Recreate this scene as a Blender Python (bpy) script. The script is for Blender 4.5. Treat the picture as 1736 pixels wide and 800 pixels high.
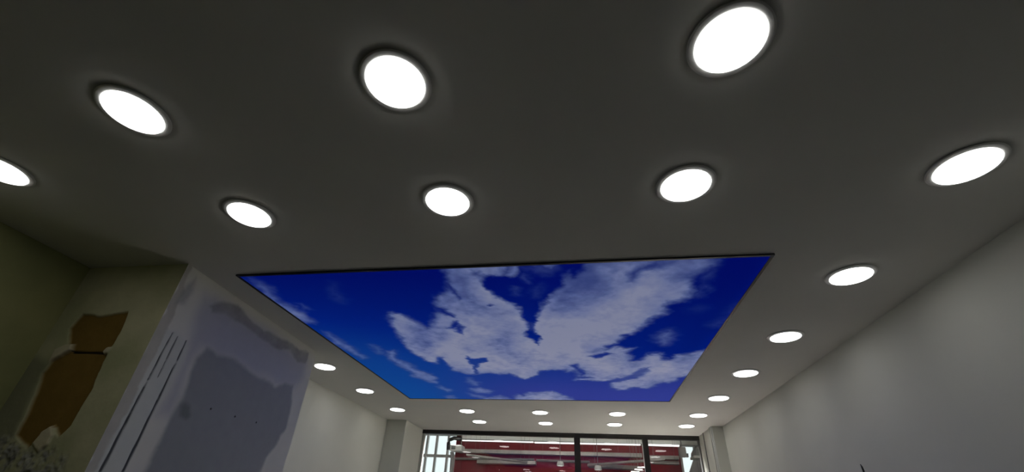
import bpy, bmesh, math, random
import numpy as np
from mathutils import Vector, Matrix

for o in list(bpy.data.objects):
    bpy.data.objects.remove(o)
scene = bpy.context.scene
C = scene.collection
S = 1.156                       # metres between the lens and the ceiling plane
CAM_Z = 1.5
H = CAM_Z + S                   # ceiling height

# ------------------------------------------------------------------ camera
cam_data = bpy.data.cameras.new('camera')
cam = bpy.data.objects.new('camera', cam_data)
C.objects.link(cam)
cam_data.sensor_fit = 'HORIZONTAL'
cam_data.sensor_width = 36.0
cam_data.lens = 14.981549
cam_data.shift_x = 0.006647
cam_data.shift_y = 0.026049
cam_data.clip_start = 0.01
cam_data.clip_end = 200
yaw, pitch, roll = -0.185956, 0.538845, 0.056409
fw = Vector((math.sin(yaw)*math.cos(pitch), math.cos(yaw)*math.cos(pitch), math.sin(pitch)))
r0 = Vector((math.cos(yaw), -math.sin(yaw), 0)); u0 = r0.cross(fw)
rt = r0*math.cos(roll) + u0*math.sin(roll)
up = -r0*math.sin(roll) + u0*math.cos(roll)
cam.matrix_world = Matrix(((rt.x, up.x, -fw.x, 0), (rt.y, up.y, -fw.y, 0), (rt.z, up.z, -fw.z, CAM_Z), (0, 0, 0, 1)))
scene.camera = cam

# ------------------------------------------------------------------ light levels, world, exposure
LAMP = 8.0                     # radiance of the round ceiling lamps
HALL_FILL = 940.0                    # watts of each unseen fill light added in the hall
PRINT = 1.0                     # backlight of the printed ceiling
COVE = 1.3
scene.view_settings.view_transform = 'Standard'
scene.view_settings.look = 'None'
scene.view_settings.exposure = 0.0
scene.view_settings.gamma = 1.0
scene.view_settings.use_curve_mapping = False
w = bpy.data.worlds.new('world'); scene.world = w; w.use_nodes = True
bg = w.node_tree.nodes['Background']
bg.inputs[0].default_value = (0.76, 0.82, 0.84, 1); bg.inputs[1].default_value = 1.6

def hall_fill(name, x, y, z, sx, sy, watts):
    d = bpy.data.lights.new(name, 'AREA'); d.shape = 'RECTANGLE'; d.size = sx; d.size_y = sy
    d.energy = watts; d.spread = math.radians(58); d.color = (1.0, 0.97, 0.93)
    o = bpy.data.objects.new(name, d); C.objects.link(o); o.location = (x, y, z)
    return o

# ------------------------------------------------------------------ materials
def material(name, col=(.8, .8, .8), rough=.6, metal=0., spec=.4, noise=None, bump=0., bscale=60., emit=None, estr=0.):
    m = bpy.data.materials.new(name); m.use_nodes = True
    nt = m.node_tree; N = nt.nodes; L = nt.links
    b = N['Principled BSDF']
    b.inputs['Roughness'].default_value = rough; b.inputs['Metallic'].default_value = metal
    b.inputs['Specular IOR Level'].default_value = spec
    b.inputs['Base Color'].default_value = (*col, 1)
    tc = N.new('ShaderNodeTexCoord')
    n = N.new('ShaderNodeTexNoise'); n.inputs['Scale'].default_value = bscale; n.inputs['Detail'].default_value = 5
    L.new(tc.outputs['Object'], n.inputs['Vector'])
    if noise:
        n2 = N.new('ShaderNodeTexNoise'); n2.inputs['Scale'].default_value = noise[0]; n2.inputs['Detail'].default_value = 6
        L.new(tc.outputs['Object'], n2.inputs['Vector'])
        r = N.new('ShaderNodeValToRGB'); r.color_ramp.elements[0].position = .35; r.color_ramp.elements[1].position = .68
        r.color_ramp.elements[0].color = (*col, 1); r.color_ramp.elements[1].color = (*noise[1], 1)
        L.new(n2.outputs['Fac'], r.inputs['Fac']); L.new(r.outputs['Color'], b.inputs['Base Color'])
    if bump:
        bp = N.new('ShaderNodeBump'); bp.inputs['Strength'].default_value = bump; bp.inputs['Distance'].default_value = .004
        L.new(n.outputs['Fac'], bp.inputs['Height']); L.new(bp.outputs['Normal'], b.inputs['Normal'])
    if emit:
        b.inputs['Emission Color'].default_value = (*emit, 1); b.inputs['Emission Strength'].default_value = estr
    return m

M = {}
M['ceiling'] = material('ceiling_paint', (.68, .68, .64), .85, spec=.03, noise=(1.3, (.71, .71, .67)), bump=.06, bscale=120)
M['wall'] = material('wall_paint', (.65, .655, .595), .7, spec=.2, noise=(.9, (.71, .715, .655)), bump=.08, bscale=90)
M['shade_wall'] = material('wall_plaster', (.50, .50, .47), .7, noise=(1.5, (.56, .56, .52)), bump=.08, bscale=90)
M['old_wall'] = material('old_green_plaster', (.27, .29, .13), .85, spec=.1, noise=(1.6, (.44, .43, .20)), bump=.5, bscale=25)
M['floor'] = material('concrete', (.045, .043, .04), .8, noise=(3., (.065, .06, .055)), bump=.3, bscale=30)
M['bounce_floor'] = material('pale_bounce', (.86, .765, .77), .5, noise=(2., (.88, .79, .79)), bump=.05)  # kept pale to throw light back up at the ceiling
M['lamp_ring'] = material('lamp_ring', (.78, .78, .76), .45, spec=.4)
M['shadow_ring'] = material('lamp_shadow', (.03, .03, .03), .7)
M['lamp'] = material('lamp_diffuser', (.9, .9, .9), .4, emit=(1., .995, .965), estr=LAMP)
M['black_metal'] = material('black_aluminium', (.010, .008, .008), .45, spec=.4)
M['panel_frame'] = material('panel_frame', (.006, .006, .01), .5)
M['alu'] = material('grey_aluminium', (.45, .46, .43), .4, metal=.3, noise=(6, (.5, .5, .47)))
M['white'] = material('white_coat', (.75, .76, .74), .45)
M['maroon'] = material('maroon_paint', (.15, .018, .028), .8, spec=0., noise=(.8, (.175, .024, .030)), bump=.05)
M['duct'] = material('galvanised_duct', (.36, .35, .33), .45, metal=.35, noise=(4., (.46, .45, .43)))
M['dark_duct'] = material('dark_duct', (.15, .14, .14), .6, noise=(4., (.20, .19, .18)))
M['hall_ceiling'] = material('hall_ceiling_paint', (.55, .56, .53), .7)
M['hall_wall'] = material('hall_wall_paint', (.6, .58, .55), .7)
M['hall_floor'] = material('hall_tile', (.035, .032, .030), .6, spec=.1, noise=(2., (.05, .045, .042)))
M['cove'] = material('cove_light', (.9, .9, .9), .4, emit=(1., .98, .96), estr=COVE)
M['charcoal'] = material('charcoal_panel', (.10, .10, .10), .6, noise=(3., (.13, .13, .13)))
def cloth_mat():
    m = bpy.data.materials.new('thin_white_cloth'); m.use_nodes = True
    nt = m.node_tree; N = nt.nodes; L = nt.links; N.clear()
    out = N.new('ShaderNodeOutputMaterial'); mix = N.new('ShaderNodeMixShader'); mix.inputs[0].default_value = .6
    d = N.new('ShaderNodeBsdfDiffuse'); d.inputs[0].default_value = (.85, .85, .83, 1)
    t = N.new('ShaderNodeBsdfTranslucent'); t.inputs[0].default_value = (.9, .9, .9, 1)
    w_ = N.new('ShaderNodeTexWave'); w_.inputs['Scale'].default_value = 4
    b_ = N.new('ShaderNodeBump'); b_.inputs['Strength'].default_value = .3; L.new(w_.outputs['Fac'], b_.inputs['Height'])
    L.new(b_.outputs[0], d.inputs['Normal'])
    L.new(d.outputs[0], mix.inputs[1]); L.new(t.outputs[0], mix.inputs[2]); L.new(mix.outputs[0], out.inputs[0])
    return m
M['curtain'] = cloth_mat()
M['wire'] = material('wire_sheath', (.01, .01, .01), .5)
def glass_mat():
    m = bpy.data.materials.new('window_glass'); m.use_nodes = True
    nt = m.node_tree; N = nt.nodes; L = nt.links; N.clear()
    out = N.new('ShaderNodeOutputMaterial'); mix = N.new('ShaderNodeMixShader')
    t = N.new('ShaderNodeBsdfTransparent'); t.inputs[0].default_value = (.96, .98, .97, 1)
    g = N.new('ShaderNodeBsdfGlossy'); g.inputs['Roughness'].default_value = 0.0
    f = N.new('ShaderNodeFresnel'); f.inputs['IOR'].default_value = 1.75
    L.new(f.outputs[0], mix.inputs[0]); L.new(t.outputs[0], mix.inputs[1]); L.new(g.outputs[0], mix.inputs[2])
    L.new(mix.outputs[0], out.inputs[0])
    return m
M['glass'] = glass_mat()

# ------------------------------------------------------------------ mesh helpers
def add_box(bm, x0, x1, y0, y1, z0, z1):
    v = [bm.verts.new(p) for p in ((x0,y0,z0),(x1,y0,z0),(x1,y1,z0),(x0,y1,z0),(x0,y0,z1),(x1,y0,z1),(x1,y1,z1),(x0,y1,z1))]
    for f in ((0,3,2,1),(4,5,6,7),(0,1,5,4),(1,2,6,5),(2,3,7,6),(3,0,4,7)):
        bm.faces.new([v[i] for i in f])
def add_hexa(bm, p):
    v = [bm.verts.new(q) for q in p]
    for f in ((0,3,2,1),(4,5,6,7),(0,1,5,4),(1,2,6,5),(2,3,7,6),(3,0,4,7)):
        bm.faces.new([v[i] for i in f])
def add_lathe(bm, prof, n=64, cap=True):
    rings = []
    for r, z in prof:
        if r < 1e-6: rings.append([bm.verts.new((0, 0, z))])
        else: rings.append([bm.verts.new((r*math.cos(2*math.pi*i/n), r*math.sin(2*math.pi*i/n), z)) for i in range(n)])
    for a, b in zip(rings[:-1], rings[1:]):
        for i in range(n):
            j = (i+1) % n
            if len(a) == 1: bm.faces.new((a[0], b[i], b[j]))
            elif len(b) == 1: bm.faces.new((a[i], a[j], b[0]))
            else: bm.faces.new((a[i], a[j], b[j], b[i]))
def add_tube(bm, pts, r, n=10):
    pts = [Vector(p) for p in pts]; rings = []
    for i, p in enumerate(pts):
        t = (pts[min(i+1, len(pts)-1)] - pts[max(i-1, 0)]).normalized()
        a = t.cross(Vector((0, 0, 1))) if abs(t.z) < .9 else t.cross(Vector((1, 0, 0)))
        a.normalize(); b = t.cross(a)
        rr = r[i] if isinstance(r, (list, tuple)) else r
        rings.append([bm.verts.new(p + (a*math.cos(2*math.pi*k/n) + b*math.sin(2*math.pi*k/n))*rr) for k in range(n)])
    for a, b in zip(rings[:-1], rings[1:]):
        for k in range(n): bm.faces.new((a[k], a[(k+1) % n], b[(k+1) % n], b[k]))
    bm.faces.new(rings[0][::-1]); bm.faces.new(rings[-1])
def obj(name, bm, mat, parent=None, smooth=False, bevel=0.):
    bmesh.ops.recalc_face_normals(bm, faces=bm.faces[:])
    me = bpy.data.meshes.new(name); bm.to_mesh(me); bm.free()
    me.materials.append(M[mat] if isinstance(mat, str) else mat)
    if smooth:
        for p in me.polygons: p.use_smooth = True
    o = bpy.data.objects.new(name, me); C.objects.link(o)
    if parent: o.parent = parent
    if bevel:
        b = o.modifiers.new('bevel', 'BEVEL'); b.width = bevel; b.segments = 2; b.limit_method = 'ANGLE'
    return o
def box(name, mat, x0, x1, y0, y1, z0, z1, parent=None, bevel=0.):
    bm = bmesh.new(); add_box(bm, x0, x1, y0, y1, z0, z1); return obj(name, bm, mat, parent, bevel=bevel)
def struct(o):
    o['kind'] = 'structure'; return o
def tag(o, label, cat, group=None):
    o['label'] = label; o['category'] = cat
    if group: o['group'] = group
    return o
def thing(name, label, cat, loc=(0, 0, 0), group=None):
    o = bpy.data.objects.new(name, None); C.objects.link(o); o.location = loc
    return tag(o, label, cat, group)

# numpy helpers for printed or stained patterns that belong to a surface
def vnoise(x, y, seed):
    rng = np.random.RandomState(seed); T = rng.rand(64, 64)
    xi = np.floor(x).astype(int); yi = np.floor(y).astype(int); fx = x-xi; fy = y-yi
    fx = fx*fx*(3-2*fx); fy = fy*fy*(3-2*fy)
    g = lambda a, b: T[a % 64, b % 64]
    return (g(xi, yi)*(1-fx)+g(xi+1, yi)*fx)*(1-fy) + (g(xi, yi+1)*(1-fx)+g(xi+1, yi+1)*fx)*fy
def fbm(x, y, seed, o=4):
    s = 0; a = .5; t = 0
    for i in range(o):
        s = s + a*vnoise(x*2**i+i*7.3, y*2**i+i*3.1, seed+i); t += a; a *= .55
    return s/t - .5
def sdf(px, py, poly):
    """signed distance to a polygon, positive inside"""
    P = np.array(poly, float); d = np.full(px.shape, 1e9); ins = np.zeros(px.shape, bool)
    for i in range(len(P)):
        ax, ay = P[i-1]; bx, by = P[i]; ex, ey = bx-ax, by-ay
        wx, wy = px-ax, py-ay
        t = np.clip((wx*ex+wy*ey)/(ex*ex+ey*ey+1e-12), 0, 1)
        d = np.minimum(d, (wx-ex*t)**2+(wy-ey*t)**2)
        if ay != by:
            ins ^= ((ay > py) != (by > py)) & (px < (bx-ax)*(py-ay)/(by-ay)+ax)
    d = np.sqrt(d); return np.where(ins, d, -d)
def sstep(a, b, x):
    t = np.clip((x-a)/(b-a), 0, 1); return t*t*(3-2*t)
def grid_mesh(name, P, attrs, mat, parent=None):
    """P: (ny,nx,3) points; attrs: dict of (ny,nx) arrays"""
    ny, nx, _ = P.shape
    me = bpy.data.meshes.new(name)
    idx = np.arange(nx*ny).reshape(ny, nx)
    f = np.stack([idx[:-1, :-1], idx[:-1, 1:], idx[1:, 1:], idx[1:, :-1]], -1).reshape(-1, 4)
    me.vertices.add(nx*ny); me.vertices.foreach_set('co', P.reshape(-1).astype(np.float32))
    me.loops.add(f.size); me.loops.foreach_set('vertex_index', f.reshape(-1).astype(np.int32))
    me.polygons.add(len(f)); me.polygons.foreach_set('loop_start', np.arange(0, f.size, 4, dtype=np.int32))
    me.update(calc_edges=True)
    for k, a in attrs.items():
        at = me.attributes.new(k, 'FLOAT', 'POINT'); at.data.foreach_set('value', a.reshape(-1).astype(np.float32))
    me.materials.append(mat); me.validate()
    o = bpy.data.objects.new(name, me); C.objects.link(o)
    if parent: o.parent = parent
    return o

# ------------------------------------------------------------------ room shell
XR, XL, XA, XP = 1.58*S, -2.46*S, -2.42*S, -1.878*S       # right wall, left wall, alcove wall, pier side
XP2 = -1.934*S
YB, YW = 5.375*S, 6.05*S                                   # back wall, window plane
XJL, XJR = -2.165*S, 1.468*S                               # window reveals
YP0, YP1 = 1.535*S, 2.83*S                                 # pier front and rear
YN = -2.6                                                  # wall behind the camera
T = .12
struct(box('ceiling', 'ceiling', XL-T, XR+T, YN-T, YW+.10, H, H+.12))
struct(box('floor', 'floor', XL-T, XR+T, YN-T, 4.9*S, -.12, 0))
struct(box('floor_bay_bounce', 'bounce_floor', XL-T, XR+T, 4.9*S, YW+.10, -.12, 0))  # unseen pale floor strip, added to bounce light onto the bay ceiling
struct(box('wall_right', 'wall', XR, XR+T, YN-T, YB, 0, H))
struct(box('wall_left', 'old_wall', XL-T, XL, YN-T, YP0, 0, H))
struct(box('wall_alcove', 'wall', XL-T, XA, YP1, YB, 0, H))
struct(box('wall_rear', 'old_wall', XL, XR, YN-T, YN, 0, H))
# returns on both sides of the window bay; their inner sides are the reveals
struct(box('wall_back_left', 'wall', XL-T, XJL, YB, YW+.10, 0, H))
struct(box('wall_back_right', 'wall', XJR, XR+T, YB, YW+.10, 0, H))

# plastered pier between the old wall and the alcove
bm = bmesh.new()
v = [bm.verts.new(p) for p in ((XL-T, YP0+.03, 0), (XP-.03, YP0+.03, 0), (XP2-.03, YP1, 0), (XL-T, YP1, 0),
                               (XL-T, YP0+.03, H), (XP-.03, YP0+.03, H), (XP2-.03, YP1, H), (XL-T, YP1, H))]
for f in ((0,3,2,1),(4,5,6,7),(0,1,5,4),(1,2,6,5),(2,3,7,6),(3,0,4,7)): bm.faces.new([v[i] for i in f])
pier = struct(obj('wall_pier', bm, 'wall'))

def stained_mat(name, layers, base, base2, rough=.75, bump=.3, bscale=30, nscale=2.5):
    """base paint with stain layers [(attribute, colour)]"""
    m = bpy.data.materials.new(name); m.use_nodes = True
    nt = m.node_tree; N = nt.nodes; L = nt.links; b = N['Principled BSDF']
    b.inputs['Roughness'].default_value = rough; b.inputs['Specular IOR Level'].default_value = .065
    tc = N.new('ShaderNodeTexCoord'); n = N.new('ShaderNodeTexNoise'); n.inputs['Scale'].default_value = nscale; n.inputs['Detail'].default_value = 8
    L.new(tc.outputs['Object'], n.inputs['Vector'])
    r = N.new('ShaderNodeValToRGB'); r.color_ramp.elements[0].position = .38; r.color_ramp.elements[1].position = .64
    r.color_ramp.elements[0].color = (*base, 1); r.color_ramp.elements[1].color = (*base2, 1)
    L.new(n.outputs['Fac'], r.inputs['Fac']); col = r.outputs['Color']
    n3 = N.new('ShaderNodeTexNoise'); n3.inputs['Scale'].default_value = 14; n3.inputs['Detail'].default_value = 8
    L.new(tc.outputs['Object'], n3.inputs['Vector'])
    for at, c1, c2 in layers:
        a = N.new('ShaderNodeAttribute'); a.attribute_name = at
        cr = N.new('ShaderNodeMix'); cr.data_type = 'RGBA'; cr.inputs[6].default_value = (*c1, 1); cr.inputs[7].default_value = (*c2, 1)
        L.new(n3.outputs['Fac'], cr.inputs[0])
        mx = N.new('ShaderNodeMix'); mx.data_type = 'RGBA'
        L.new(a.outputs['Fac'], mx.inputs[0]); L.new(col, mx.inputs[6]); L.new(cr.outputs[2], mx.inputs[7]); col = mx.outputs[2]
    L.new(col, b.inputs['Base Color'])
    nb = N.new('ShaderNodeTexNoise'); nb.inputs['Scale'].default_value = bscale; nb.inputs['Detail'].default_value = 6
    L.new(tc.outputs['Object'], nb.inputs['Vector'])
    bp = N.new('ShaderNodeBump'); bp.inputs['Strength'].default_value = bump; bp.inputs['Distance'].default_value = .004
    L.new(nb.outputs['Fac'], bp.inputs['Height']); L.new(bp.outputs['Normal'], b.inputs['Normal'])
    return m

# --- front face of the pier: old plaster broken away down to brown board, coordinates (x, z) in metres
BROWN = [(-2.6976,2.353),(-2.5914,2.3401),(-2.4122,2.3607),(-2.3892,2.2476),(-2.3882,2.1563),(-2.3928,2.1059),(-2.3802,2.0025),(-2.3782,1.9297),(-2.3803,1.8401),(-2.3817,1.7727),(-2.407,1.7225),(-2.4656,1.771),(-2.4904,1.744),(-2.5328,1.709),(-2.5565,1.6775),(-2.6691,1.7241),(-2.6756,1.8271),(-2.691,1.9181),(-2.7274,2.0258),(-2.7132,2.0881),(-2.678,2.1717),(-2.7334,2.2731)]
LUMPS = [(-2.7237,2.0818),(-2.7331,2.1525),(-2.6841,2.175),(-2.6404,2.1779),(-2.6255,2.1452),(-2.671,2.1134)], [(-2.4214,2.128),(-2.3975,2.1596),(-2.3789,2.1531),(-2.3849,2.1278),(-2.4061,2.1153)], [(-2.536,1.6909),(-2.5174,1.7434),(-2.4829,1.776),(-2.4357,1.7296),(-2.439,1.6832),(-2.4761,1.6519)]
CRACK = [(-2.633,2.1453),(-2.4201,2.1375),(-2.4141,2.1279),(-2.6252,2.134)]
GREYP = [(-2.8492,2.1272),(-2.7237,2.0818),(-2.7257,2.0135),(-2.7003,1.9064),(-2.689,1.8213),(-2.6719,1.7187),(-2.7743,1.6638),(-2.9091,1.8234),(-2.8772,2.0631)]
RUB = [(-2.8838,1.7083),(-2.6609,1.7137),(-2.5336,1.6654),(-2.4219,1.6736),(-2.3086,1.6395),(-2.2562,1.5113),(-2.7675,1.4212)]
nx, nz = 150, 520
xs = np.linspace(XL-.02, XP, nx); zs = np.linspace(0, H, nz); X, Z = np.meshgrid(xs, zs)
wx = X + .03*fbm(X*9, Z*9, 3) ; wz = Z + .03*fbm(X*9, Z*9, 11)
soft = lambda poly, s, x=wx, z=wz: sstep(-s, s, sdf(x, z, poly))
brown = soft(BROWN, .006); lump = np.maximum.reduce([soft(p, .006) for p in LUMPS]); crack = sstep(-.003, .001, sdf(X, Z, CRACK))
rub = soft(RUB, .03)*sstep(-.25, .12, fbm(X*28, Z*28, 5)); grey = soft(GREYP, .03)*.7
depth = -.012*brown*(1-lump) + .010*lump + .006*rub*fbm(X*60, Z*60, 9)*4 - .006*crack + .0015*fbm(X*14, Z*14, 21)
dark = crack
P = np.stack([X, YP0 - depth, Z], -1)
edge = sstep(0, .03, XP - X); P[..., 1] = YP0 - depth*edge
fm = stained_mat('broken_plaster', [('grey', (.17,.18,.12), (.22,.22,.15)), ('rubble', (.05,.05,.045), (.62,.62,.56)), ('brown', (.19,.12,.025), (.27,.17,.045)), ('lump', (.55,.50,.34), (.7,.64,.46)), ('crack', (.01,.01,.01), (.01,.01,.01))],
                 (.44, .45, .27), (.62, .60, .40), bump=.5, bscale=26)
grid_mesh('plaster_face', P, {'brown': brown, 'lump': lump, 'rubble': rub, 'crack': crack, 'grey': grey}, fm, pier)

# --- side face of the pier: fresh white putty with grey filler patches, coordinates (y, z) in metres
BIG = [(2.1361,2.2773),(2.2582,2.2903),(2.3991,2.2911),(2.5652,2.2712),(2.7416,2.2602),(2.878,2.2547),(2.9658,2.3096),(3.0793,2.3177),(3.1255,2.2055),(3.1364,2.0963),(3.1456,2.0069),(3.0986,1.9484),(3.0944,1.8739),(3.03,1.7787),(3.0152,1.6936),(2.9989,1.5119),(2.0672,1.48),(2.0778,1.6107),(2.0795,1.7158),(2.1023,1.8664),(2.1069,1.9674),(2.1061,2.0986),(2.0952,2.2057)]
SPOT = [(2.1231,1.9392),(2.1424,1.966),(2.1895,1.9539),(2.2129,1.9134),(2.194,1.8841),(2.1523,1.8886)]
BAND = [(2.026,2.5124),(2.0698,2.5532),(2.1595,2.5881),(2.2453,2.6119),(2.392,2.5745),(2.5707,2.5603),(2.7461,2.5831),(2.9479,2.5963),(3.1487,2.6025),(3.1546,2.5234),(3.0332,2.5085),(2.9085,2.5432),(2.7168,2.4981),(2.5361,2.4978),(2.3315,2.5145),(2.1594,2.5101),(2.0535,2.4822)]
SMEAR = [(1.8254,2.5542),(1.8677,2.5925),(1.8769,2.528),(1.865,2.4546),(1.8158,2.4273),(1.813,2.4841)]
BLUE = [(1.9554,2.5485),(2.3602,2.5737),(3.1637,2.5414),(3.1898,2.4104),(3.1066,2.3157),(2.8806,2.2772),(2.5931,2.2796),(2.3953,2.2978),(2.0921,2.2689),(2.065,2.1542),(2.0912,1.8857),(2.0122,1.8846),(2.0149,2.2411),(1.9679,2.4022)]
WHITE = [(1.7629,2.2627),(1.8939,2.2994),(2.014,2.2583),(1.985,1.879),(1.9642,1.6007),(1.8592,1.5194),(1.754,1.5136),(1.7655,1.8876)]
LINES = [(1.8716,2.2801),(1.8783,2.2828),(1.8524,1.5908),(1.8357,1.5893)], [(1.9748,2.2718),(1.9822,2.2746),(1.9673,1.601),(1.9489,1.5993)], [(1.9101,2.2713),(1.9171,2.274),(1.9129,2.0431),(1.9063,2.0412)]
DOTS = [(2.3436,1.9775)], [(2.5667,1.9778)], [(2.7889,1.9831)]
RAGGED = [(1.7818,2.6612),(1.7833,2.4618),(1.7629,2.2627),(1.7647,2.1826),(1.7686,1.7348),(1.7662,1.6307),(1.7664,1.5832),(1.8139,1.5874),(1.8287,1.7788),(1.832,2.1433),(1.8273,2.2724),(1.824,2.4205),(1.8091,2.6458)]
ny, nz = 300, 520
ts = np.linspace(0, 1, ny); zs = np.linspace(0, H, nz); TT, Z = np.meshgrid(ts, zs)
Y = YP0 + TT*(YP1-YP0); X = XP + TT*(XP2-XP)
wy = Y + .045*fbm(Y*8, Z*8, 31); wz = Z + .045*fbm(Y*8, Z*8, 41)
soft2 = lambda poly, s: sstep(-s, s, sdf(wy, wz, poly))
big = np.maximum(soft2(BIG, .022)*.92, soft2(SMEAR, .02)*.6); spot = np.maximum(soft2(SPOT, .02)*.7, 0)
band = soft2(BAND, .015)*(.75+.6*fbm(Y*12, Z*12, 55)); blue = soft2(BLUE, .06)
line = np.maximum.reduce([sstep(-.002, .002, sdf(Y+.006*fbm(Y*6, Z*6, 77), Z, p)) for p in LINES])*sstep(-.35, -.05, fbm(Y*20, Z*20, 91))
dots = np.maximum.reduce([sstep(.009, .004, np.hypot(Y-p[0][0], Z-p[0][1])) for p in DOTS])
white = soft2(WHITE, .02); rag = sstep(-.010, .006, sdf(Y+.05*fbm(Y*14, Z*14, 61), Z, RAGGED))*.8
depth = .0020*big*1 + .003*band - .004*line + .0012*fbm(Y*10, Z*10, 71) + .002*white
P = np.stack([X+depth*sstep(0, .03, Y-YP0), Y, Z], -1)
sm = stained_mat('putty_wall', [('blue', (.45,.46,.50), (.50,.51,.55)), ('white', (.58,.60,.57), (.66,.68,.64)), ('rag', (.36,.35,.31), (.52,.50,.45)), ('big', (.255,.272,.295), (.31,.325,.34)), ('band', (.25,.25,.265), (.285,.285,.295)), ('spot', (.15,.17,.165), (.17,.19,.18)), ('line', (.07,.075,.08), (.08,.085,.09)), ('dots', (.01,.01,.01), (.01,.01,.01))],
                 (.64, .635, .58), (.70, .695, .64), bump=.2, bscale=18)
grid_mesh('putty_face', P, {'big': big, 'spot': spot, 'band': band, 'blue': blue, 'line': line, 'dots': dots, 'white': white, 'rag': rag}, sm, pier)

# ------------------------------------------------------------------ window in the back bay
win = struct(box('window_1', 'black_metal', XJL, XJR, YW-.03, YW+.05, .951*S+CAM_Z, H))        # head of the frame
for xa, xb in ((-.088, -.010), (.775, .842)):
    box('mullion', 'black_metal', xa*S, xb*S, YW-.03, YW+.05, 0.08, .951*S+CAM_Z, win, bevel=.004)
box('side_frame', 'alu', XJL, XJL+.035, YW-.02, YW+.05, 0.08, .951*S+CAM_Z, win)
box('side_frame', 'charcoal', XJR-.02, XJR, YW-.02, YW+.05, 0.08, .951*S+CAM_Z, win)
box('sill', 'black_metal', XJL, XJR, YW-.03, YW+.05, 0, .08, win)
for xa, xb in ((XJL+.035, -.088*S), (-.010*S, .775*S), (.842*S, XJR-.03)):
    bm = bmesh.new(); v = [bm.verts.new(p) for p in ((xa, YW+.02, .08), (xb, YW+.02, .08), (xb, YW+.02, .951*S+CAM_Z), (xa, YW+.02, .951*S+CAM_Z))]
    bm.faces.new(v); obj('glass_pane', bm, 'glass', win)
# guide channel up the right reveal
gt = struct(box('trim_1', 'alu', XJR-.012, XJR, YB+.02, YB+.09, 0, H-.001))
box('channel_lip', 'white', XJR-.020, XJR-.012, YB+.02, YB+.032, 0, H-.001, gt)
box('channel_lip', 'alu', XJR-.020, XJR-.012, YB+.078, YB+.09, 0, H-.001, gt)
gt2 = struct(box('trim_2', 'charcoal', XJR-.006, XJR, YW-.30, YW-.27, 0, H-.001))
gt3 = struct(box('trim_3', 'white', XJR-.010, XJR, YB+.0, YB+.012, 0, H-.001))

# ------------------------------------------------------------------ sky print in the ceiling
PX0, PX1, PY0, PY1 = -1.705335*S, 0.827750*S, 1.653796*S, 4.221886*S
panel = thing('sky_ceiling_panel', 'large square printed ceiling panel of white clouds on deep blue sky', 'ceiling panel', ((PX0+PX1)/2, (PY0+PY1)/2, H))
cx, cy = (PX0+PX1)/2, (PY0+PY1)/2
FW = .014
for nm, a in (('frame_rail', (PX0, PX1, PY0, PY0+FW)), ('frame_rail', (PX0, PX1, PY1-FW, PY1)), ('frame_rail', (PX0, PX0+FW, PY0+FW, PY1-FW)), ('frame_rail', (PX1-FW, PX1, PY0+FW, PY1-FW))):
    box(nm, 'panel_frame', a[0]-cx, a[1]-cx, a[2]-cy, a[3]-cy, -.009, 0, panel)
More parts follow.
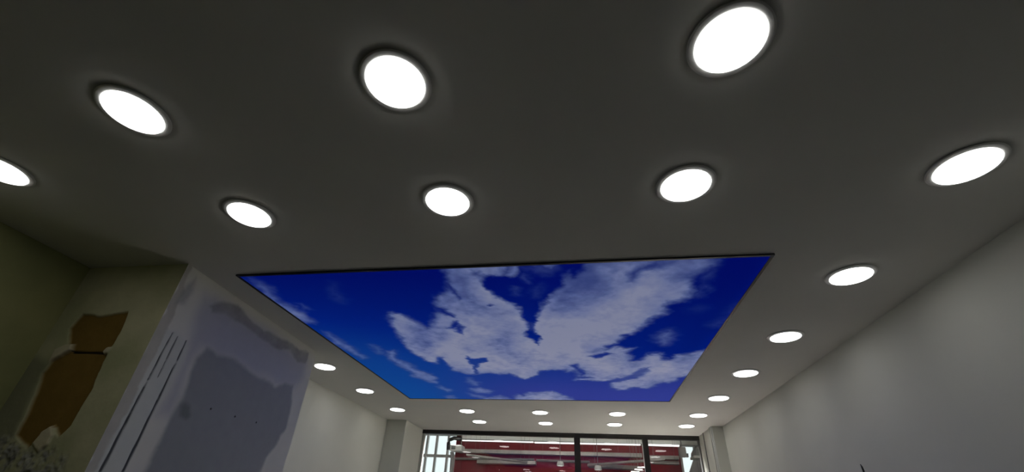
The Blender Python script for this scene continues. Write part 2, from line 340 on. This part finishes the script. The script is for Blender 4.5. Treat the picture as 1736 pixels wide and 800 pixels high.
# cloud outlines on the print, (x, y) in metres: (strength, softness, outline)
CLOUDS = [
(1,0.03,[(-0.6793,1.8439),(-0.6892,1.9364),(-0.6961,2.0221),(-0.7505,2.1031),(-0.794,2.1902),(-0.8419,2.2505),(-0.8743,2.3315),(-0.8653,2.3928),(-0.9013,2.4726),(-0.938,2.5666),(-1.0048,2.6863),(-1.0538,2.7713),(-1.0848,2.6513),(-1.1377,2.5571),(-1.1744,2.4966),(-1.2087,2.4662),(-1.2738,2.5013),(-1.3138,2.6732),(-1.3348,2.8767),(-1.3783,3.1316),(-1.3586,3.3478),(-1.3102,3.473),(-1.2548,3.5549),(-1.1937,3.4426),(-1.156,3.4587),(-1.1651,3.6225),(-1.1642,3.7808),(-1.0979,3.8544),(-0.9965,3.9105),(-0.9064,3.8909),(-0.8141,3.853),(-0.7398,3.9087),(-0.6386,3.8706),(-0.5651,3.9836),(-0.5043,4.0417),(-0.4342,4.0211),(-0.3784,3.906),(-0.3293,3.7791),(-0.2319,3.7441),(-0.1286,3.7613),(-0.0998,3.8315),(-0.0513,3.7785),(-0.0116,3.9033),(-0.0251,4.0746),(0.1068,4.0924),(0.2171,4.1304),(0.2979,4.1092),(0.2961,4.2942),(0.3729,4.446),(0.4572,4.421),(0.5338,4.3311),(0.6217,4.3721),(0.6912,4.2638),(0.7836,4.1601),(0.8781,4.0997),(0.8805,3.9685),(1.0011,3.9492),(1.0012,3.2389),(0.9448,3.2633),(0.8742,3.3277),(0.8122,3.3401),(0.7737,3.3668),(0.7489,3.4797),(0.7037,3.4792),(0.6378,3.3371),(0.5496,3.3356),(0.5104,3.4624),(0.4535,3.4912),(0.3969,3.3193),(0.4386,3.2007),(0.3626,3.225),(0.2928,3.159),(0.2432,3.2093),(0.2265,3.1321),(0.3093,3.0849),(0.3397,2.9341),(0.3852,2.9025),(0.4302,2.8397),(0.4427,2.7781),(0.4737,2.7195),(0.4727,2.6523),(0.5153,2.6172),(0.5555,2.574),(0.5621,2.5046),(0.5416,2.4615),(0.5543,2.4133),(0.6327,2.3861),(0.673,2.3423),(0.6417,2.2665),(0.6093,2.1804),(0.6162,2.1081),(0.6458,2.0659),(0.6889,2.0024),(0.7047,1.9744),(0.6801,1.8411)]),
(0.8,0.035,[(-1.9201,1.936),(-1.868,1.9833),(-1.8373,2.0533),(-1.8932,2.2468),(-1.8575,2.3385),(-1.8457,2.4631),(-1.8724,2.6168),(-1.9557,2.6459),(-1.9766,2.5276),(-1.9719,2.3791),(-1.9593,2.1997),(-1.9493,2.0851)]),
(0.4,0.04,[(-1.9907,1.9455),(-1.9522,1.9628),(-1.9803,2.1397),(-2.0147,2.1294)]),
(0.5,0.03,[(-1.7867,2.3151),(-1.7705,2.3525),(-1.7713,2.4278),(-1.8057,2.4261)]),
(0.7,0.035,[(-1.9046,2.7731),(-1.8601,2.7984),(-1.8567,2.9983),(-1.8323,3.1347),(-1.8287,3.3874),(-1.9141,3.4504),(-1.9389,3.2628),(-1.9534,3.1038)]),
(0.3,0.05,[(-1.4348,2.0573),(-1.4365,2.1182),(-1.4541,2.1969),(-1.4441,2.2559),(-1.4905,2.3227),(-1.5071,2.2437),(-1.4916,2.1621)]),
(0.45,0.035,[(-1.6691,3.0971),(-1.6161,3.1397),(-1.6262,3.2983),(-1.6847,3.2973)]),
(0.72,0.035,[(-1.5971,3.2543),(-1.5017,3.2128),(-1.5416,3.4227),(-1.4925,3.5869),(-1.5083,3.7268),(-1.4179,3.856),(-1.4021,4.0533),(-1.4103,4.2454),(-1.4985,4.2032),(-1.5439,4.0551),(-1.608,3.9744),(-1.5981,3.7817),(-1.6525,3.6204),(-1.6296,3.4375)]),
(0.6,0.03,[(-1.5023,4.3378),(-1.398,4.2898),(-1.3333,4.4745),(-1.4271,4.5508)]),
(0.6,0.03,[(-1.5134,4.7337),(-1.4012,4.6768),(-1.3741,4.8085),(-1.4956,4.8689)]),
(0.5,0.035,[(-1.0731,3.989),(-1.0188,4.0082),(-0.9728,4.1508),(-0.9926,4.303),(-1.0814,4.2827),(-1.1003,4.153)]),
(0.7,0.035,[(-1.1202,4.3974),(-0.9707,4.3475),(-0.8944,4.5091),(-0.9897,4.6358),(-1.1118,4.5899),(-1.1553,4.4932)]),
(0.5,0.035,[(-1.2124,4.5685),(-1.123,4.6407),(-0.9573,4.8173),(-1.1074,4.8513),(-1.2085,4.7215)]),
(0.7,0.03,[(-1.0809,4.8228),(-0.84,4.681),(-0.7995,4.7573),(-0.7456,4.8893),(-0.8994,5.0385),(-1.099,5.0491)]),
(0.85,0.03,[(-0.7467,4.9449),(-0.6763,4.726),(-0.6238,4.6223),(-0.5845,4.7223),(-0.5259,4.5452),(-0.4048,4.5172),(-0.2768,4.4429),(-0.2041,4.5583),(-0.1356,4.7038),(-0.0452,4.9099),(-0.2151,5.059),(-0.6968,5.0859)]),
(0.65,0.05,[(0.5598,2.964),(0.5726,2.8876),(0.605,2.8464),(0.6602,2.9015),(0.6791,3.0132),(0.668,3.1434),(0.6215,3.1671),(0.5793,3.1045)]),
(0.3,0.05,[(0.8691,2.766),(0.9045,2.691),(0.9423,2.6742),(0.9561,2.8092),(0.8995,2.8169)]),
(0.28,0.05,[(0.923,2.6012),(0.9222,2.4502),(0.9486,2.4517),(0.9605,2.6387)]),
(0.2,0.05,[(0.6819,2.5026),(0.7161,2.4711),(0.7661,2.5155),(0.734,2.5566)]),
]
HOLES = [
(1,0.03,[(-0.4872,2.0505),(-0.494,2.1566),(-0.4834,2.2722),(-0.4338,2.3484),(-0.3872,2.4103),(-0.3533,2.5283),(-0.3353,2.674),(-0.3371,2.7992),(-0.3713,2.8755),(-0.3544,2.9928),(-0.3075,3.0553),(-0.2933,3.1446),(-0.2613,2.9837),(-0.2926,2.8558),(-0.2831,2.717),(-0.2324,2.6001),(-0.2257,2.4365),(-0.1989,2.3374),(-0.1563,2.2921),(-0.1241,2.2251),(-0.0797,2.155),(-0.0595,2.067),(-0.0226,2.0109),(0.0043,2.0848),(0.0337,2.015),(0.0494,1.942),(0.0346,1.8878),(-0.0609,1.8803),(-0.0887,1.9498),(-0.1198,1.9975),(-0.1703,1.956),(-0.2215,1.9033),(-0.2786,1.911),(-0.3018,2.0166),(-0.362,2.0457),(-0.4136,2.0152),(-0.4563,2.0122)]),
(0.7,0.035,[(-0.3808,2.0376),(-0.3653,1.9603),(-0.3418,1.9123),(-0.337,1.9435),(-0.3633,2.0321)]),
(0.6,0.035,[(-0.5251,2.0207),(-0.5121,1.9753),(-0.4815,1.971),(-0.4746,2.0377)]),
(0.75,0.05,[(0.2952,2.1319),(0.3007,2.0535),(0.3412,2.0064),(0.3941,1.9564),(0.423,1.9354),(0.4179,1.9819),(0.3665,2.0456),(0.3304,2.1076)]),
(0.4,0.06,[(0.4162,1.9699),(0.459,1.9098),(0.5139,1.9029),(0.5087,1.9536),(0.4562,1.9848)]),
(0.8,0.03,[(-0.7485,2.0959),(-0.7177,2.1797),(-0.6912,2.2921),(-0.7044,2.2995),(-0.7403,2.2091),(-0.7623,2.1317)]),
(0.9,0.03,[(-0.8822,2.3831),(-0.8323,2.4577),(-0.7894,2.5541),(-0.8117,2.5923),(-0.8531,2.5317),(-0.8918,2.4546)]),
(0.9,0.03,[(-0.8823,2.7128),(-0.8123,2.6427),(-0.805,2.7482),(-0.8457,2.8935),(-0.8681,2.8577),(-0.8608,2.7788),(-0.9044,2.7772)]),
(0.9,0.02,[(-0.5411,2.4019),(-0.5212,2.3771),(-0.5056,2.3952),(-0.5276,2.4113)]),
(0.75,0.04,[(-1.2493,3.5549),(-1.1797,3.3962),(-1.1521,3.4274),(-1.1719,3.5887)]),
(0.9,0.025,[(-0.9139,3.3696),(-0.8974,3.4306),(-0.7542,3.4323),(-0.7673,3.5261),(-0.856,3.574),(-0.8954,3.6575),(-0.9422,3.8723),(-0.975,3.8914),(-0.9203,3.6236),(-0.9402,3.5246)]),
(0.85,0.03,[(0.0943,3.3989),(0.1448,3.3567),(0.233,3.2754),(0.2793,3.3035),(0.2294,3.4008),(0.1562,3.4435)]),
(0.8,0.03,[(-0.0574,3.6112),(0.0026,3.5954),(0.0113,3.727),(0.0729,3.8664),(0.0306,3.9399),(-0.0205,3.7959)]),
(0.75,0.03,[(-0.0282,3.9404),(0.0786,3.9581),(0.1704,4.0138),(0.1061,4.0338),(-0.0023,4.0159)]),
(0.65,0.035,[(0.2708,4.1096),(0.3458,4.0117),(0.4292,3.9364),(0.5267,3.7437),(0.6185,3.6621),(0.6082,3.8113),(0.5272,3.9908),(0.4216,4.1072),(0.3174,4.1689)]),
(0.5,0.04,[(0.8122,3.3401),(0.8687,3.301),(0.8723,3.3821),(0.82,3.3813)]),
(0.4,0.12,[(-1.191,2.6784),(-1.0815,2.8155),(-1.132,3.124),(-1.227,3.2184),(-1.2339,2.9908)]),
(0.45,0.12,[(-0.6387,2.0399),(-0.5711,2.0446),(-0.6211,2.2639),(-0.6759,2.2605)]),
(0.38,0.16,[(-0.5822,2.4348),(-0.3984,2.4893),(-0.3698,2.8983),(-0.4907,3.497),(-0.6673,3.3438),(-0.6195,2.8326)]),
(0.35,0.16,[(-0.2049,2.455),(0.0843,2.0904),(0.2794,2.172),(0.1268,2.5615),(-0.1842,2.6907)]),
(0.42,0.12,[(-0.132,1.9465),(0.1415,1.9077),(0.1502,2.1633),(-0.0863,2.2963)]),
(0.2,0.1,[(-0.0133,3.0883),(0.1335,2.8606),(0.1747,2.8839),(0.0294,3.2444)]),
(0.25,0.12,[(0.7083,3.5086),(0.8608,3.3682),(0.9119,3.7435),(0.7449,3.7436)]),
]
WISPS = [
(0.32,0.04,[(-0.2865,2.051),(-0.2558,2.0134),(-0.2361,2.0412),(-0.2532,2.1081),(-0.2816,2.0923)]),
(0.25,0.05,[(-0.2872,1.9287),(-0.0847,1.9318),(-0.072,1.9883),(-0.1231,2.0492),(-0.1852,2.0185),(-0.2465,1.9882)]),
(0.22,0.05,[(-0.2398,2.1733),(-0.1947,2.1261),(-0.1933,2.2282),(-0.2352,2.3031),(-0.269,2.2852)]),
(0.22,0.04,[(-0.3583,2.1582),(-0.3073,2.191),(-0.3472,2.2805),(-0.3712,2.2477)]),
(0.3,0.04,[(-0.3237,2.7153),(-0.2801,2.6865),(-0.2831,2.8014),(-0.3252,2.8435)]),
(0.3,0.05,[(0.6481,2.2669),(0.6867,2.1856),(0.7179,2.2429),(0.6926,2.3285),(0.6632,2.3417)]),
(0.3,0.05,[(0.6445,2.1295),(0.6844,2.0441),(0.7048,2.0095),(0.7287,2.0844),(0.6867,2.1856)]),
(0.25,0.05,[(-0.8605,2.2494),(-0.8122,2.2523),(-0.8258,2.3514),(-0.8692,2.3663)]),
]
nn = 560
xs = np.linspace(PX0+FW, PX1-FW, nn); ys = np.linspace(PY0+FW, PY1-FW, nn); X, Y = np.meshgrid(xs, ys)
wx = X + .10*fbm(X*5, Y*5, 101, 5) + .06*fbm(X*18, Y*18, 111, 5); wy = Y + .10*fbm(X*5, Y*5, 121, 5) + .06*fbm(X*18, Y*18, 131, 5)
cl = np.zeros_like(X)
for s, sf, poly in CLOUDS:
    d_ = sdf(wx, wy, poly)
    cl = np.maximum(cl, s*(.72*sstep(-sf*1.6, sf*1.6, d_)+.28*sstep(-.02, .30, d_)))
for s, sf, poly in HOLES: cl = cl*(1 - s*sstep(-sf, sf, sdf(wx, wy, poly)))
for s, sf, poly in WISPS: cl = np.maximum(cl, s*sstep(-sf, sf, sdf(wx, wy, poly))*(1+1.6*fbm(X*9, Y*9, 171, 4)))
V_ = (Y-PY0)/(PY1-PY0)
cl = np.clip(cl*(.84+.16*sstep(0, .3, V_))*(1 + .8*fbm(X*2.6, Y*2.6, 141, 5) + .42*fbm(X*8, Y*8, 151, 5) + .3*fbm(X*24, Y*24, 161, 3)), 0, 1)
U = (X-PX0)/(PX1-PX0); V = (Y-PY0)/(PY1-PY0)
tone = np.clip(.08 + .55*(1-U)*sstep(0, .8, V+.2*(1-U)) + .42*V, 0, 1)
def print_mat():
    m = bpy.data.materials.new('sky_print'); m.use_nodes = True
    nt = m.node_tree; N = nt.nodes; L = nt.links; b = N['Principled BSDF']
    a = N.new('ShaderNodeAttribute'); a.attribute_name = 'tone'
    c = N.new('ShaderNodeAttribute'); c.attribute_name = 'cloud'
    vi = N.new('ShaderNodeAttribute'); vi.attribute_name = 'violet_sheen'
    mr = N.new('ShaderNodeMapRange'); mr.inputs[1].default_value = 0.0; mr.inputs[2].default_value = .75
    L.new(c.outputs['Fac'], mr.inputs[0])
    def ink(sky, cloud, sock):
        r = N.new('ShaderNodeValToRGB'); r2 = N.new('ShaderNodeValToRGB')
        for rr, cols, mid in ((r, sky, .45), (r2, cloud, .62)):
            e = rr.color_ramp.elements; e[0].color = (*cols[0], 1); e[1].position = 1; e[1].color = (*cols[2], 1)
            k = e.new(mid); k.color = (*cols[1], 1)
        L.new(a.outputs['Fac'], r.inputs['Fac']); L.new(c.outputs['Fac'], r2.inputs['Fac'])
        mx = N.new('ShaderNodeMix'); mx.data_type = 'RGBA'
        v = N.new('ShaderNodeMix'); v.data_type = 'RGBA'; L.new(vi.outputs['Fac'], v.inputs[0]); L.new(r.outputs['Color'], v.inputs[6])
        v.inputs[7].default_value = (.020, .030, .19, 1)  # purplish reflection towards the far end, painted into the print colours
        L.new(mr.outputs[0], mx.inputs[0]); L.new(v.outputs[2], mx.inputs[6]); L.new(r2.outputs['Color'], mx.inputs[7])
        L.new(mx.outputs[2], b.inputs[sock])
    # the same ink seen with the backlight and in the room light, with the far sheen painted in
    ink(((.0002, .0004, .085), (.0005, .010, .16), (.003, .045, .21)), ((.006, .03, .15), (.065, .095, .235), (.135, .155, .26)), 'Emission Color')
    ink(((.001, .004, .08), (.002, .02, .15), (.01, .06, .26)), ((.05, .10, .28), (.36, .40, .54), (.66, .66, .70)), 'Base Color')
    b.inputs['Emission Strength'].default_value = PRINT
    b.inputs['Roughness'].default_value = .6; b.inputs['Specular IOR Level'].default_value = 0
    return m
grid_mesh('sky_print', np.stack([X-cx, Y-cy, np.full_like(X, -.006)], -1), {'cloud': cl, 'tone': tone, 'violet_sheen': sstep(.45, .95, V)*sstep(.05, .55, U)}, print_mat(), panel)

# ------------------------------------------------------------------ round ceiling lamps
RO = .0974*S; RI = .0795*S
proto = thing('ceiling_light', '', 'ceiling light', (0, 0, H), 'round ceiling lights')
bm = bmesh.new(); add_lathe(bm, [(RO-.003, 0), (RO-.003, -.0025), (RI, -.0025)], 72); obj('shadow_ring', bm, 'shadow_ring', proto)  # dark ring drawn in for the shade under the lamp rim
bm = bmesh.new(); add_lathe(bm, [(RO, -.0025), (RO-.0005, -.0045), (RO-.006, -.0065), (RI+.003, -.0085), (RI, -.0085), (RI, -.003), (RO, -.0025)], 72); obj('trim_ring', bm, 'lamp_ring', proto)
bm = bmesh.new(); add_lathe(bm, [(RI, -.008), (RI*.99, -.0115), (RI*.95, -.0128), (RI*.5, -.0138), (0, -.014)], 72); obj('diffuser', bm, 'lamp', proto, smooth=True)
def copy_tree(o):
    c = o.copy(); C.objects.link(c)
    for ch in list(o.children):
        d = ch.copy(); C.objects.link(d); d.parent = c
    return c
LAMPS = [
 (-1.294, .678, 'round white ceiling light near the upper left, beside the one cut by the left edge'),
 (-.457, .677, 'large round white ceiling light, upper middle-left of the view, above the sky panel'),
 (.387, .668, 'largest round white ceiling light, cut close to the top edge of the view'),
 (-2.047, .846, 'round white ceiling light cut off by the left edge of the view'),
 (-1.280, 1.188, 'round white ceiling light just before the left near corner of the sky panel'),
 (-.453, 1.185, 'round white ceiling light before the near edge of the sky panel, left of its middle'),
 (.384, 1.180, 'round white ceiling light before the near edge of the sky panel, towards its right end'),
 (1.203, 1.175, 'round white ceiling light at far right beside the right wall, nearest of that row'),
 (1.212, 1.867, 'round white ceiling light beside right wall, next after the nearest, level with panel corner'),
 (1.215, 2.604, 'round white ceiling light beside right wall, level with the middle of the sky panel'),
 (1.213, 3.332, 'round white ceiling light beside right wall, level with the last third of the sky panel'),
 (1.213, 4.075, 'round white ceiling light beside right wall, level with far edge of the sky panel'),
 (-2.055, 3.17, 'round white ceiling light partly hidden behind the edge of the putty pier'),
 (-2.056, 3.931, 'small round ceiling light left of the sky panel, middle of the three over the alcove'),
 (-2.041, 4.751, 'small round ceiling light at far end of alcove, left of the sky panel far corner'),
 (-1.232, 4.765, 'small round ceiling light just beyond the left far corner of the sky panel'),
 (-.423, 4.778, 'small round ceiling light just beyond sky panel far edge, left of the middle'),
 (.390, 4.785, 'small round ceiling light just beyond sky panel far edge, right of the middle'),
 (1.198, 4.793, 'small round ceiling light at right beyond the sky panel, farther of the wall side row'),
 (-1.216, 5.354, 'farthest row ceiling light before the window, leftmost of its four'),
 (-.408, 5.368, 'farthest row ceiling light before the window, second from the left of four'),
 (.396, 5.362, 'farthest row ceiling light before the window, third from the left of four'),
 (1.192, 5.365, 'farthest row ceiling light before the window, rightmost of its four'),
]
for i, (x, y, lb) in enumerate(LAMPS):
    o = proto if i == 0 else copy_tree(proto)
    o.location = (x*S, y*S, H); o['label'] = lb

# loose wire end standing off the right wall
bm = bmesh.new()
wp = [(1.7976,3.3919,1.9128),(1.7976,3.3846,1.898),(1.7976,3.3808,1.8734),(1.7976,3.389,1.8466),(1.7976,3.4171,1.8011)]
add_tube(bm, wp + [(wp[-1][0]+.02, wp[-1][1]+.02, wp[-1][2]-.04), (XR, wp[-1][1]+.03, wp[-1][2]-.06)], [.0025, .005, .006, .006, .006, .006, .006], 8)
tag(obj('cable_end', bm, 'wire', smooth=True), 'thin black cable end sticking out of the right wall', 'cable')

# ------------------------------------------------------------------ the hall behind the glass
HX0, HX1, HY0, HY1, HZ = -6.5*S, 5.0*S, YW+.10, 12.0*S, 1.86*S+CAM_Z
struct(box('ceiling_hall', 'hall_ceiling', HX0, HX1, HY0, HY1+.2, HZ, HZ+.1))
struct(box('floor_hall', 'hall_floor', HX0, HX1, HY0, HY1+.2, -.1, 0))
struct(box('wall_hall_left', 'hall_wall', HX0-.1, HX0, HY0, HY1+.2, 0, HZ))
struct(box('wall_hall_right', 'hall_wall', HX1, HX1+.1, HY0, HY1+.2, 0, HZ))
struct(box('wall_hall_near', 'hall_wall', HX0, XL-T, HY0-.1, HY0, 0, HZ))
struct(box('wall_hall_side', 'hall_wall', XR+T, HX1, HY0-.1, HY0, 0, HZ))
struct(box('wall_hall_header', 'hall_wall', XL-T, XR+T, HY0-.1, HY0, H+.12, HZ))
a0 = (-3.8402,13.872,3.1052); a1 = (2.7728,13.872,3.2226)
mw = struct(box('wall_hall_back', 'maroon', a0[0], a1[0], HY1, HY1+.2, 0, HZ))
b0 = (-5.0333,13.872,3.2405); b1 = (3.0769,13.872,3.2318); b2 = (3.757,13.872,3.2525)
struct(box('wall_hall_end', 'hall_wall', HX0, b0[0]-.9, HY1, HY1+.2, 0, HZ))
cp = struct(box('wall_hall_corner', 'charcoal', b1[0]+.12, HX1, HY1, HY1+.2, 0, HZ))
c0_ = (-3.5792,13.5252,3.5002)
struct(box('trim_hall_bulkhead', 'hall_ceiling', c0_[0], HX1, 11.7*S, HY1, c0_[2], HZ))
struct(box('trim_hall_shadow_gap', 'charcoal', c0_[0], HX1, 11.69*S, 11.72*S, c0_[2]-.012, c0_[2]))
# recess of the two daylight openings is closed by glazing with white frames
def glazing(n, x0, x1, posts, rails, z1):
    g = bpy.data.objects.new(n, None); C.objects.link(g); g.location = ((x0+x1)/2, HY1+.1, 0); g['kind'] = 'structure'
    ox = (x0+x1)/2
    for px in posts: box('post', 'white', px-.03-ox, px+.03-ox, -.06, .06, 0, z1, g)
    for rz in rails: box('rail', 'white', x0-ox, x1-ox, -.04, .04, rz-.04, rz+.04, g)
    box('pane', 'glass', x0-ox, x1-ox, -.005, .005, 0, z1, g)
    return g
gl = (-4.495,13.872,3.2553); gr_ = (-4.1143,13.872,3.2659); gm = (-4.8018,13.872,3.2469)
glazing('window_2', b0[0]-.9, a0[0], (gm[0], gl[0], gr_[0]), ((-4.4292,13.872,3.0542)[2],), HZ)
glazing('window_3', a1[0], b1[0]+.12, (a1[0]+.04,), (), HZ)
for x in (-1.2, .42):  # unseen fill lights, added to brighten the bay through the window
    hall_fill("hall_fill", x*S, 6.6*S, HZ-.25, 1.3, .6, HALL_FILL).rotation_euler = (math.radians(-20), 0, 0)

def strip(name, mat, p, q, th, dp, label, cat, group=None):
    """box beam between two points of its lower front edge"""
    bm = bmesh.new(); p = Vector(p); q = Vector(q); d = Vector((0, dp, 0)); u = Vector((0, 0, th))
    add_hexa(bm, [p, q, q+d, p+d, p+u, q+u, q+d+u, p+d+u])
    o = tag(obj(name, bm, mat, bevel=.006), label, cat, group)
    for t in (.12, .88):
        c = p.lerp(q, t); bm = bmesh.new()
        add_tube(bm, [(c.x, c.y+dp/2, c.z+th-.003), (c.x, c.y+dp/2, HZ)], .003, 6); obj('hanger_rod', bm, 'dark_duct', o)
    return o
# luminous battens along the top of the maroon wall
G1 = 'strip lights behind the glass'
strip('strip_light', 'cove', (-3.5438,13.4096,3.4365), (-1.3823,13.4096,3.4423), 0.0236, .10, 'left length of the bright strip light behind the glass, under the hall ceiling', 'strip light', G1)
strip('strip_light', 'cove', (-1.3474,13.4096,3.4303), (1.6615,13.4096,3.446), 0.0315, .10, 'middle length of the bright strip light behind the glass, crossing the left mullion', 'strip light', G1)
strip('strip_light', 'cove', (1.7581,13.4096,3.4485), (2.7077,13.4096,3.4433), 0.0378, .10, 'right length of the bright strip light behind the glass, right of the second mullion', 'strip light', G1)
# beams and ducts crossing in front of the maroon wall
G2 = 'ducts behind the glass'
strip('ceiling_beam', 'duct', (-3.5116,12.9472,3.055), (1.6169,12.9472,3.0783), 0.0992, .22, 'long grey horizontal beam behind the glass, across the maroon wall below the strip lights', 'beam')
strip('ceiling_beam', 'duct', (1.7046,12.8316,3.0313), (2.5412,12.8316,3.0358), 0.0907, .22, 'short grey beam behind the glass at the right of the second mullion', 'beam')
strip('service_pipe', 'dark_duct', (-3.6597,13.1784,2.8903), (-1.3347,13.1784,2.9318), 0.0542, .14, 'dull grey pipe run behind the glass, left half, under the long beam', 'pipe')
strip('service_pipe', 'dark_duct', (-1.2677,13.1784,2.9187), (0.2228,13.1784,2.9209), 0.0542, .14, 'dull grey pipe run behind the glass, beside the left mullion, under the long beam', 'pipe')
strip('air_duct', 'duct', (-2.7353,10.8664,2.7394), (-1.4674,12.6004,2.8047), 0.0435, .16, 'slanting grey air duct behind the glass, descending to the right in the left pane', 'duct')
d = strip('duct_panel', 'duct', (-2.9447,13.005,2.7931), (-1.2665,13.005,2.8172), 0.0899, .30, 'flat grey duct box behind the glass, under the slanting duct in the left pane', 'duct')
strip('air_duct', 'duct', (0.1479,12.6004,2.7855), (1.8092,10.6352,2.7578), 0.0462, .16, 'slanting grey air duct behind the glass, rising to the right in the middle pane', 'duct')
strip('duct_panel', 'dark_duct', (0.1807,12.8316,2.7885), (1.5371,12.8316,2.7491), 0.0983, .30, 'flat dark grey duct box behind the glass in the middle pane', 'duct')
strip('return_duct', 'dark_duct', (1.8086,12.6004,2.8959), (2.4773,12.6004,2.8898), 0.0742, .2, 'short dark duct behind the glass in the right pane, before the bright narrow opening', 'duct')
def spot(p, label):
    t = thing('track_spotlight', label, 'spotlight', p, 'spotlights behind the glass')
    bm = bmesh.new(); add_lathe(bm, [(0, .10), (.07, .10), (.09, .04), (.09, 0), (.075, -.005), (.075, .01), (0, .012)], 24); obj('housing', bm, 'white', t, smooth=False)
    bm = bmesh.new(); add_lathe(bm, [(0, .002), (.074, .004)], 24); obj('lens', bm, 'cove', t)
    bm = bmesh.new(); add_tube(bm, [(0, 0, .10), (0, 0, HZ-p[2])], .008, 8); obj('drop_rod', bm, 'dark_duct', t)
spot((-0.5388,12.0224,2.7041), 'small round spotlight behind the glass, against maroon wall left of the left mullion')
spot((0.398,12.0224,2.6412), 'small round spotlight behind the glass in the middle pane, below the duct box')
for a, lb in (((0.9895,9.9416,2.4336), 'lowest'), ((1.0704,9.9994,2.4855), 'middle'), ((1.1399,10.0572,2.532), 'topmost')):
    b = (a[0]+.16, a[1], a[2]); strip('louvre_light', 'cove', a, b, .012, .10, lb + ' of the three short bright louvre lights left of the second mullion', 'light', 'louvre lights behind the glass')
# white boxed fixture hanging at the edge of the daylight opening
p = (-3.1339,11.0976,2.8629)
t = thing('hanging_fixture', 'white and black boxed fixture hanging behind the glass at the edge of the bright opening', 'fixture', p)
bm = bmesh.new(); add_box(bm, -.10, .22, 0, .30, 0, .14); obj('housing', bm, 'white', t, bevel=.02)
bm = bmesh.new(); add_tube(bm, [(.20, -.02, .27), (.0, -.02, .29), (-.10, -.02, .25), (-.13, -.02, .18), (-.12, -.02, .02)], .045, 10); obj('bracket', bm, 'wire', t, smooth=True)
bm = bmesh.new(); add_box(bm, -.04, .05, -.03, .0, .03, .11); obj('vent', bm, 'charcoal', t)
bm = bmesh.new(); add_tube(bm, [(.15, .15, .14), (.15, .15, HZ-p[2])], .015, 8); obj('drop_rod', bm, 'dark_duct', t)
# pale blind or fabric roll bulging beside each daylight opening
def column(name, mat, pts, depth, label, cat):
    """vertical draped strip; pts = (x_left, x_right, y, z) rows"""
    bm = bmesh.new(); rows = []
    for xl, xr, y, z in pts:
        rows.append([bm.verts.new(q) for q in ((xl, y, z), ((xl+xr)/2, y-depth*.6, z), (xr, y, z), (xr, y+depth, z), (xl, y+depth, z))])
    for a, b in zip(rows[:-1], rows[1:]):
        for k in range(5): bm.faces.new((a[k], a[(k+1) % 5], b[(k+1) % 5], b[k]))
    bm.faces.new(rows[0]); bm.faces.new(rows[-1][::-1])
    return tag(obj(name, bm, mat, smooth=False), label, cat)
def rows(*r):
    return [(a[0], b[0], a[1], a[2]) for a, b in r]
column('fabric_drape', 'curtain', rows(((-3.7738,13.0628,3.0701), (-3.6852,13.0628,3.0727)), ((-3.7394,13.0628,2.9293), (-3.6338,13.0628,2.9326)), ((-3.7367,13.0628,2.7584), (-3.6319,13.0628,2.7618)), ((-3.7287,13.0628,2.5445), (-3.6421,13.0628,2.5475)), ((-3.6574,13.0628,1.3941), (-3.5587,13.0628,1.3989))), .12, 'white curved drape behind the glass at the right side of the bright left opening', 'drape')
column('leaning_panel', 'charcoal', rows(((2.8445,12.2536,3.2802), (3.1557,12.2536,3.2886)), ((2.7883,12.2536,3.0319), (3.1659,12.2536,3.0434)), ((2.6204,12.2536,2.6928), (3.2132,12.2536,2.7134)), ((2.2385,12.2536,1.916), (3.2784,12.2536,1.9628)), ((2.0587,12.2536,1.6055), (3.2955,12.2536,1.6661))), .05, 'dark grey slanted panel behind the glass against the right reveal', 'panel')
p = (2.3127,11.56,2.9484)
t = thing('ceiling_speaker', 'small grey boxed fixture behind the glass, before the bright narrow opening at the right', 'fixture', p)
box('housing', 'dark_duct', 0, .16, 0, .16, 0, .22, t, bevel=.02); box('bracket', 'charcoal', .16, .20, .02, .12, .0, .08, t)
bm = bmesh.new(); add_tube(bm, [(.08, .08, .22), (.08, .08, HZ-p[2])], .015, 8); obj('drop_rod', bm, 'dark_duct', t)
p = (2.5698,11.0976,2.9256)
t = thing('dark_canopy', 'dark arched canopy behind the glass in the corner against the right reveal', 'canopy', p)
bm = bmesh.new(); n = 9
for k in range(n):
    a0_, a1_ = math.pi*k/n, math.pi*(k+1)/n
    add_hexa(bm, [(.25-.25*math.cos(a0_), 0, .22*math.sin(a0_)), (.25-.25*math.cos(a1_), 0, .22*math.sin(a1_)), (.25-.25*math.cos(a1_), .4, .22*math.sin(a1_)), (.25-.25*math.cos(a0_), .4, .22*math.sin(a0_)),
                  (.25-.28*math.cos(a0_), 0, .26*math.sin(a0_)), (.25-.28*math.cos(a1_), 0, .26*math.sin(a1_)), (.25-.28*math.cos(a1_), .4, .26*math.sin(a1_)), (.25-.28*math.cos(a0_), .4, .26*math.sin(a0_))])
obj('arch', bm, 'charcoal', t); box('rail', 'alu', -.05, .55, -.01, .4, -.05, 0, t)
bm = bmesh.new(); add_tube(bm, [(.25, .2, .25), (.25, .2, HZ-p[2])], .008, 6); obj('drop_rod', bm, 'dark_duct', t)
